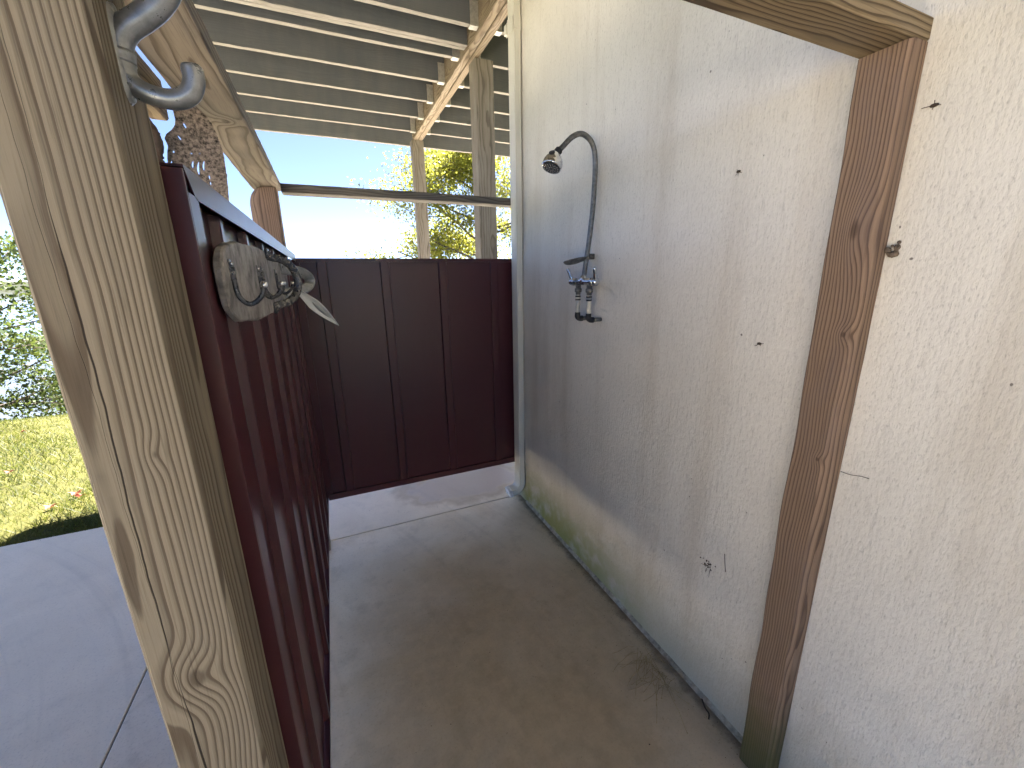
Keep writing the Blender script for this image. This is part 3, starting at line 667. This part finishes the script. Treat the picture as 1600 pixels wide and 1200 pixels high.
def horseshoe(yc, depth, ztop, zbot, ybow, mat, bw=.0085):
    x0 = FX+.002; zc = (ztop+zbot)/2; hz = (ztop-zbot)/2; pts = []
    for a in np.linspace(-1.0, 1.0, 27):
        th = a*PI/2*1.0
        c = math.cos(th); pts.append(Vector((x0+depth*(c**.75 if c > 0 else 0), yc+ybow*c, zc-hz*math.sin(th)*(1.0 if abs(a) < .98 else 1.04))))
    pts = [pts[0]+Vector((.0, 0, .012))]+pts+[pts[-1]+Vector((.0, 0, -.012))]
    m = MB(); n = len(pts); ups = []
    for i in range(n):
        T = (pts[min(i+1, n-1)]-pts[max(0, i-1)]).normalized(); W = Vector((0, 1, 0)); W = (W-T*W.dot(T)).normalized(); ups.append((W, T.cross(W)))
    m.sweep(pts, [(-.004, -bw), (.004, -bw), (.0052, -bw*.7), (.0052, bw*.7), (.004, bw), (-.004, bw), (-.0052, bw*.7), (-.0052, -bw*.7)], ups)
    h = rkb(m, 'horseshoe', mat)
    for z in (ztop+.008, zbot-.008):
        q = MB().bbox((FX+.0001, yc-.016, z-.011), (FX+.006, yc+.016, z+.011), .0015); rkb(q, 'mount_plate', mat, h)
        for dy in (-.008, .007): rkb(MB().bbox((FX+.0055, yc+dy-.0025, z-.003), (FX+.0072, yc+dy+.0025, z+.003), .0006), 'nail', 'black', h)
horseshoe(1.075, .052, 1.552, 1.449, .030, 'blackiron')
horseshoe(1.36, .068, 1.532, 1.470, .045, 'iron', .0145)

# white plastic strip hanging from the far horseshoe
st = thing('plastic_strip', 'white pointed plastic strip hanging off the end of the coat rack', 'plastic strip', (-.072, 1.34, 1.468))
A = Vector((-.076, 1.335, 1.470)); B = Vector((.012, 1.35, 1.368)); T = (B-A).normalized(); W = T.cross(Vector((0, 1, 0))).normalized(); D = T.cross(W)
if D.y > 0: D = -D
vs = []; fs = []; nu, nv = 20, 9; gi = []
for i in range(nu+1):
    u = i/nu; half = .0155*min(1, (.45+u*1.6))*(1-max(0, (u-.45)/.55)**1.5)+.0007
    for j in range(nv):
        v = (j/(nv-1)-.5)*2; p = A+(B-A)*u + W*(half*v) + D*(.006*v*v-.010*math.sin(u*PI)); p.x += .004*u*u; vs.append(p-Vector((-.072, 1.34, 1.468)))
for i in range(nu):
    for j in range(nv-1): fs.append((i*nv+j, i*nv+j+1, (i+1)*nv+j+1, (i+1)*nv+j))
so_ = link('strip', vs, fs, 'plastic', st, True); md = so_.modifiers.new('thick', 'SOLIDIFY'); md.thickness = .0012
inner = []; q = 0
for i in range(6, 17):
    u = i/nu; half = .0062*math.sin((i-6)/10*PI)**.7+.0004
    for v in (-1, 1):
        p = A+(B-A)*u + W*(half*v+.002) + D*(.0028-.010*math.sin(u*PI)); p.x += .004*u*u; inner.append(p-Vector((-.072, 1.34, 1.468)))
fi = [(2*i, 2*i+1, 2*i+3, 2*i+2) for i in range(10)]
so_ = link('inset', inner, fi, 'plasticgrey', st, True); md = so_.modifiers.new('thick', 'SOLIDIFY'); md.thickness = .0008; md.offset = 0

# ------------------------------------------------------------------ driftwood slab behind the partition
dw = thing('driftwood_slab', 'pitted driftwood slab with pierced slits standing behind the ribbed partition', 'driftwood', (-.26, 1.30, 1.45))
cu = bpy.data.curves.new('slabcurve', 'CURVE'); cu.dimensions = '2D'; cu.fill_mode = 'BOTH'; cu.extrude = .004; cu.bevel_depth = 0
def poly(pts):
    s = cu.splines.new('POLY'); s.points.add(len(pts)-1); s.use_cyclic_u = True
    for i, (x, y) in enumerate(pts): s.points[i].co = (x, y, 0, 1)
ol = [(-.200, 1.50), (-.199, 1.66), (-.2035, 1.70), (-.199, 1.76), (-.198, 1.80), (-.200, 1.829), (-.206, 1.855), (-.214, 1.878), (-.222, 1.892), (-.236, 1.903), (-.250, 1.910), (-.262, 1.907), (-.274, 1.898), (-.282, 1.886), (-.281, 1.870), (-.285, 1.856), (-.292, 1.846), (-.303, 1.836), (-.308, 1.826), (-.304, 1.81), (-.309, 1.795), (-.312, 1.775), (-.318, 1.755), (-.322, 1.72), (-.33, 1.66), (-.33, 1.50)]
fine = []
for i in range(len(ol)):
    a, b = ol[i], ol[(i+1) % len(ol)]; k = max(1, int(math.dist(a, b)/.006))
    for j in range(k):
        x = a[0]+(b[0]-a[0])*j/k; y = a[1]+(b[1]-a[1])*j/k; n1 = mnoise.noise(Vector((x*110, y*110, 0)))*.0018; fine.append((x+n1, y+n1))
poly([(x+.26, y-1.45) for x, y in fine])
def slit(x, z, h, w, bend):
    L = []; R = []
    for i in range(9):
        q = i/8; c = bend*math.sin(q*PI*.55); ww = w*1.7*math.sin(PI*(q*.9+.05)); zz = z+h*(.5-q); L.append((x-c-ww+.26, zz-1.45)); R.append((x-c+ww*.4+.26, zz-1.45))
    poly(L+R[::-1])
for (x, z, h, w, b) in ((-.262, 1.777, .018, .0014, .003), (-.2515, 1.770, .030, .0018, .004), (-.240, 1.777, .024, .0014, .004), (-.2355, 1.752, .010, .001, 0), (-.2355, 1.738, .008, .001, 0), (-.2355, 1.726, .008, .001, 0),
    (-.2665, 1.860, .012, .0018, -.003), (-.282, 1.832, .010, .0016, -.004), (-.296, 1.80, .006, .0016, 0), (-.262, 1.801, .004, .002, 0), (-.246, 1.803, .003, .0016, 0), (-.303, 1.775, .012, .0012, .002)): slit(x, z, h, w, b)
tmp = bpy.data.objects.new('tmp_curve', cu); C.objects.link(tmp)
me = bpy.data.meshes.new_from_object(tmp.evaluated_get(bpy.context.evaluated_depsgraph_get())); bpy.data.objects.remove(tmp)
me.name = 'slab'; me.materials.clear(); me.materials.append(M['drift']); dob = bpy.data.objects.new('slab', me); C.objects.link(dob); dob.parent = dw; dob.rotation_euler = (PI/2, 0, math.radians(11.3))
for p in me.polygons: p.material_index = 0
m = MB()
bpth = spline([(-.325, 1.262, 1.50), (-.330, 1.262, 1.66), (-.326, 1.262, 1.73), (-.3235, 1.262, 1.775), (-.3195, 1.262, 1.81), (-.325, 1.262, 1.835), (-.336, 1.262, 1.862), (-.345, 1.262, 1.90)], 8)
nb = len(bpth); m.tube([Vector(p)+Vector((.003*mnoise.noise(p*40), 0, 0)) for p in bpth], [.014+.004*mnoise.noise(Vector((0, 0, i*.9))) for i in range(nb)], 10)
o = m.build('bark_edge', 'bark2', None, True); 
o.data.transform(Matrix.Translation((.26, -1.30, -1.45))); o.parent = dw

# ------------------------------------------------------------------ small litter
tf = thing('dry_grass_tuft', 'wispy tuft of dry straw grass lying on the shower floor near the wall', 'dry grass', (1.0, .92, 0))
m = MB(); random.seed(11)
for k in range(46):
    a = random.gauss(-2.2, .8); L = random.uniform(.04, .17); x, y = random.gauss(0, .018), random.gauss(.03, .05)
    p = [(x, y, .003)]
    for j in range(1, 5):
        a += random.gauss(0, .22); p.append((p[-1][0]+math.cos(a)*L/4, p[-1][1]+math.sin(a)*L/4, .003+abs(random.gauss(0, .006))))
    p = [(min(q[0], .07), q[1], q[2]) for q in p]
    m.tube(p, .00075, 4)
    if random.random() < .6: m.sphere(p[-1], .0022, 6, (1, 1, .6))
m.build('stems', 'straw', tf)
def stick(name, label, cat, pts, r, mat='twig'):
    b = Vector(pts[0]); return tag(MB().tube([Vector(p)-b for p in pts], r, 6).build(name, mat, None, True), label, cat)
o = stick('twig', 'short brown twig on the floor at the foot of the wall', 'twig', spline([(1.068, .765, .006), (1.050, .735, .010), (1.045, .715, .012), (1.033, .705, .005)], 4), .0028); o.location = (1.068, .765, .006)
o = stick('rootlet', 'thin dry rootlet sticking out beside the wall stud', 'rootlet', spline([(1.081, .497, 1.034), (1.078, .475, 1.036), (1.079, .455, 1.041), (1.080, .44, 1.042)], 4), .0007); o.location = (1.081, .497, 1.034)
o = stick('plant_stalk', 'thin dark stalk stuck upright on the stucco wall', 'stalk', [(1.081, .752, .556), (1.079, .757, .59), (1.080, .762, .618)], .0008); o.location = (1.081, .752, .556)
nst = MB(); random.seed(4)
for k in range(14): nst.sphere((XW-.006+random.gauss(0, .003), .490+random.gauss(0, .006), 1.540+random.gauss(0, .006)), random.uniform(.003, .007), 8)
o = nst.build('wasp_nest', 'dustgap', None, True, (XW, .49, 1.54)); tag(o, 'small brown mud wasp nest on the wall beside the stud', 'wasp nest')
nst = MB()
for k in range(22): nst.sphere((XW-.002+random.gauss(0, .001), .815+random.gauss(0, .010), .535+random.gauss(0, .008)), random.uniform(.0010, .0030), 6, (.6, 1.3, 1))
for k in range(10): 
    y, z = .815+random.gauss(0, .008), .53+random.gauss(0, .01); nst.tube([(XW-.002, y, z), (XW-.004, y+random.gauss(0, .01), z+random.gauss(0, .012))], .0006, 4)
tag(nst.build('cobweb_debris', 'twig', None, True, (XW, .815, .535)), 'clump of dark cobweb debris low on the stucco wall', 'cobweb')
for (y, z, lab) in ((.745, 1.311, 'dead insect husk on the stucco wall left of the stud at mid height'), (.874, 1.775, 'dead insect husk high on the stucco wall left of the stud'), (.47, 1.80, 'dead insect husk on the wall right of the stud near the header')):
    m = MB().sphere((XW-.003, y, z), .0045, 8, (.7, 1.6, .8))
    for k in range(5): m.tube([(XW-.003, y, z), (XW-.002, y+random.gauss(0, .010), z+random.gauss(0, .008))], .0006, 4)
    tag(m.build('insect_husk', 'twig', None, True, (XW, y, z)), lab, 'insect husk')

gv = []; G2 = np.random.default_rng(8)
for k in range(700):
    if k < 380: x, y = XW-.02-abs(G2.normal(0, .035)), G2.uniform(.3, 2.3)
    else: x, y = G2.uniform(-.1, 1.0), G2.uniform(.3, 2.9)
    r = G2.uniform(.0006, .0019)*(1.5 if k % 23 == 0 else 1); a = G2.uniform(0, 6.28)
    c, q = math.cos(a), math.sin(a)
    b = [(x+r*c, y+r*q, .0005), (x-r*q, y+r*c, .0005), (x-r*c*1.3, y-r*q*.8, .0005)]; tp = (x+r*.2, y, .0005+r*1.1)
    gv += [[b[0], b[1], tp], [b[1], b[2], tp], [b[2], b[0], tp]]
GRIT = np.array(gv)

# ------------------------------------------------------------------ grass and fallen leaves
NB = 130000
yy = 3.16 + (rng.random(NB)**1.5)*6.8; xx = -9 + rng.random(NB)*10.5
keep = (xx < -.55*(yy-3.1)+1.5) ; xx = xx[keep]; yy = yy[keep]; n = len(xx)
zz = np.array([gz(a, b) for a, b in zip(xx, yy)])
hh = rng.uniform(.015, .05, n)*(1+.5*np.sin(xx*3+yy*2)); an = rng.uniform(0, 2*PI, n); ln = rng.uniform(.3, 1.6, n); ba = rng.uniform(0, 2*PI, n); wd = rng.uniform(.0018, .0036, n)*(1+.12*(yy-3))
v = np.zeros((n, 3, 3))
v[:, 0, 0] = xx-np.cos(an)*wd; v[:, 0, 1] = yy-np.sin(an)*wd; v[:, 0, 2] = zz-.004
v[:, 1, 0] = xx+np.cos(an)*wd; v[:, 1, 1] = yy+np.sin(an)*wd; v[:, 1, 2] = zz-.004
v[:, 2, 0] = xx+np.cos(ba)*hh*ln; v[:, 2, 1] = np.maximum(3.12, yy+np.sin(ba)*hh*ln); v[:, 2, 2] = zz+hh
def tri_mesh(name, v, mat, parent=None, k=3):
    me = bpy.data.meshes.new(name); nn = len(v)*k
    me.vertices.add(nn); me.vertices.foreach_set('co', v.reshape(-1)); me.loops.add(nn); me.loops.foreach_set('vertex_index', np.arange(nn, dtype=np.int32))
    me.polygons.add(len(v)); me.polygons.foreach_set('loop_start', np.arange(0, nn, k, dtype=np.int32)); me.polygons.foreach_set('loop_total', np.full(len(v), k, dtype=np.int32))
    me.update(calc_edges=True); me.materials.append(M[mat]); o = bpy.data.objects.new(name, me); C.objects.link(o)
    if parent: o.parent = parent
    return o
gr_ = tri_mesh('grit', GRIT, 'twig'); struct(gr_, 'stuff'); gr_['label'] = 'dark crumbs of grit scattered on the shower floor'; gr_['category'] = 'grit'
go = tri_mesh('grass', v, 'grass'); struct(go, 'stuff'); go['label'] = 'short yellow-green lawn grass beyond the patio edge'; go['category'] = 'grass'
random.seed(21)
for k in range(9):
    y = 3.3+random.random()**1.3*5; x = random.uniform(-1.2, -.6)*(y*.62)-.2; z = gz(x, y)+.035; r = random.uniform(.03, .055); a = random.uniform(0, 6.28)
    pts = [(0, 0, 0)]; 
    for j in range(10):
        q = 2*PI*j/10; rr = r*(1 if j % 2 == 0 else .55); pts.append((rr*math.cos(q+a), rr*.7*math.sin(q+a), .012*math.cos(2*q)+.006))
    o = link('fallen_leaf', pts, [(0, 1+j, 1+(j+1) % 10) for j in range(10)], 'redleaf', None, False, (x, y, z)); o.modifiers.new('thick', 'SOLIDIFY').thickness = .0008
    tag(o, 'curled red fallen leaf lying on the sunlit lawn', 'leaf', 'red leaves fallen on the lawn')

# ------------------------------------------------------------------ trees
def tree(name, label, base, H, spread, nleaf, lsize, leafmat, seed, trunk_r=.1, first=.3, lim=11, group=None, droop=0, clump=.22, stems=1):
    R = random.Random(seed); G = np.random.default_rng(seed)
    root = thing(name, label, 'tree', base, group)
    m = MB(); tips = []
    def grow(p, d, L, r, lev):
        k = 6 if lev < 2 else 4; pts = [p.copy()]; q = p.copy(); dd = d.copy()
        for i in range(k):
            dd = (dd+Vector((R.gauss(0, .16), R.gauss(0, .16), R.gauss(.04-droop*lev*.05, .10)))).normalized(); q = q+dd*(L/k); pts.append(q.copy())
        m.tube(pts, [max(.003, r*(1-.62*i/k)) for i in range(k+1)], 7 if lev < 2 else 4, False)
        if lev >= 2: tips.extend(pts[1:])
        if lev == 3: return
        n = [lim, 6, 4][lev]
        for i in range(n):
            f = first+(1-first)*(i+R.random())/n if lev == 0 else .25+.75*(i+R.random())/n
            j = min(k-1, int(f*k)); pos = pts[j].lerp(pts[j+1], f*k-j)
            a = R.uniform(0, 2*PI); out = Vector((math.cos(a), math.sin(a), R.uniform(-.1, .65) if lev == 0 else R.uniform(-.35, .5)))
            nd = (dd*.35+out).normalized() if lev else out.normalized()
            ll = [spread*(1.15-.65*f), L*.52, L*.5][lev]*R.uniform(.7, 1.2)
            grow(pos, nd, ll, r*[.42, .5, .55][lev]*(1-.4*f), lev+1)
    for s in range(stems):
        grow(Vector((R.gauss(0, .25*(stems > 1)), R.gauss(0, .25*(stems > 1)), -.1)), Vector((R.gauss(0, .08), R.gauss(0, .08), 1)).normalized(), H*.88*R.uniform(.8, 1), trunk_r, 0)
    link('trunk', m.v, m.f, 'treebark', root, True)
    T = np.array([t[:] for t in tips]); T = T[T[:, 2] > H*.12]
    # uneven clumps
    wgt = G.random(len(T))**2.0; wgt /= wgt.sum()
    c = T[G.choice(len(T), nleaf, p=wgt)] + G.normal(0, clump, (nleaf, 3))*np.array([1, 1, .7])
    s = lsize*G.uniform(.6, 1.3, nleaf)
    a = G.normal(0, 1, (nleaf, 3)); a[:, 2] -= .4; a /= np.linalg.norm(a, axis=1)[:, None]
    b = G.normal(0, 1, (nleaf, 3)); b -= a*(a*b).sum(1)[:, None]; b /= np.linalg.norm(b, axis=1)[:, None]
    nn = np.cross(a, b)
    q = np.zeros((nleaf, 4, 3)); S = s[:, None]
    q[:, 0] = c; q[:, 1] = c+a*S*.5+b*S*.32+nn*S*.12; q[:, 2] = c+a*S; q[:, 3] = c+a*S*.5-b*S*.32+nn*S*.12
    tri_mesh('crown', q, leafmat, root, 4); return root
tree('oak_tree', 'yellow-green autumn oak rising beyond the far partition', (4.9, 13.5, gz(4.9, 13.5)), 7.6, 3.4, 36000, .085, 'leafR', 7, .13, .22, 16, clump=.24)
tl = [((-7.2, 11.2), 4.6, 1.9, 9000, 2, 'bushy green tree nearest the lawn edge left of the post'), ((-9.6, 12.5), 6.2, 2.3, 9000, 3, 'taller green tree at the far left edge of the lawn'),
      ((-5.6, 12.6), 3.4, 1.5, 6000, 8, 'small yellowing tree behind the lawn crest beside the post'), ((-4.0, 14.5), 3.8, 1.7, 6000, 5, 'thin tree hidden behind the near post beyond the lawn'),
      ((-12.5, 16), 8.0, 3.0, 9000, 6, 'large tree standing farther back at the left beyond the lawn')]
for (p, H, sp, nl, sd_, lab) in tl:
    tree('lawn_tree', lab, (p[0], p[1], gz(*p)), H, sp, int(nl*1.5), .08, 'leafL', sd_, .06, .12, 12, 'trees beyond the lawn', 0, .16, 2)
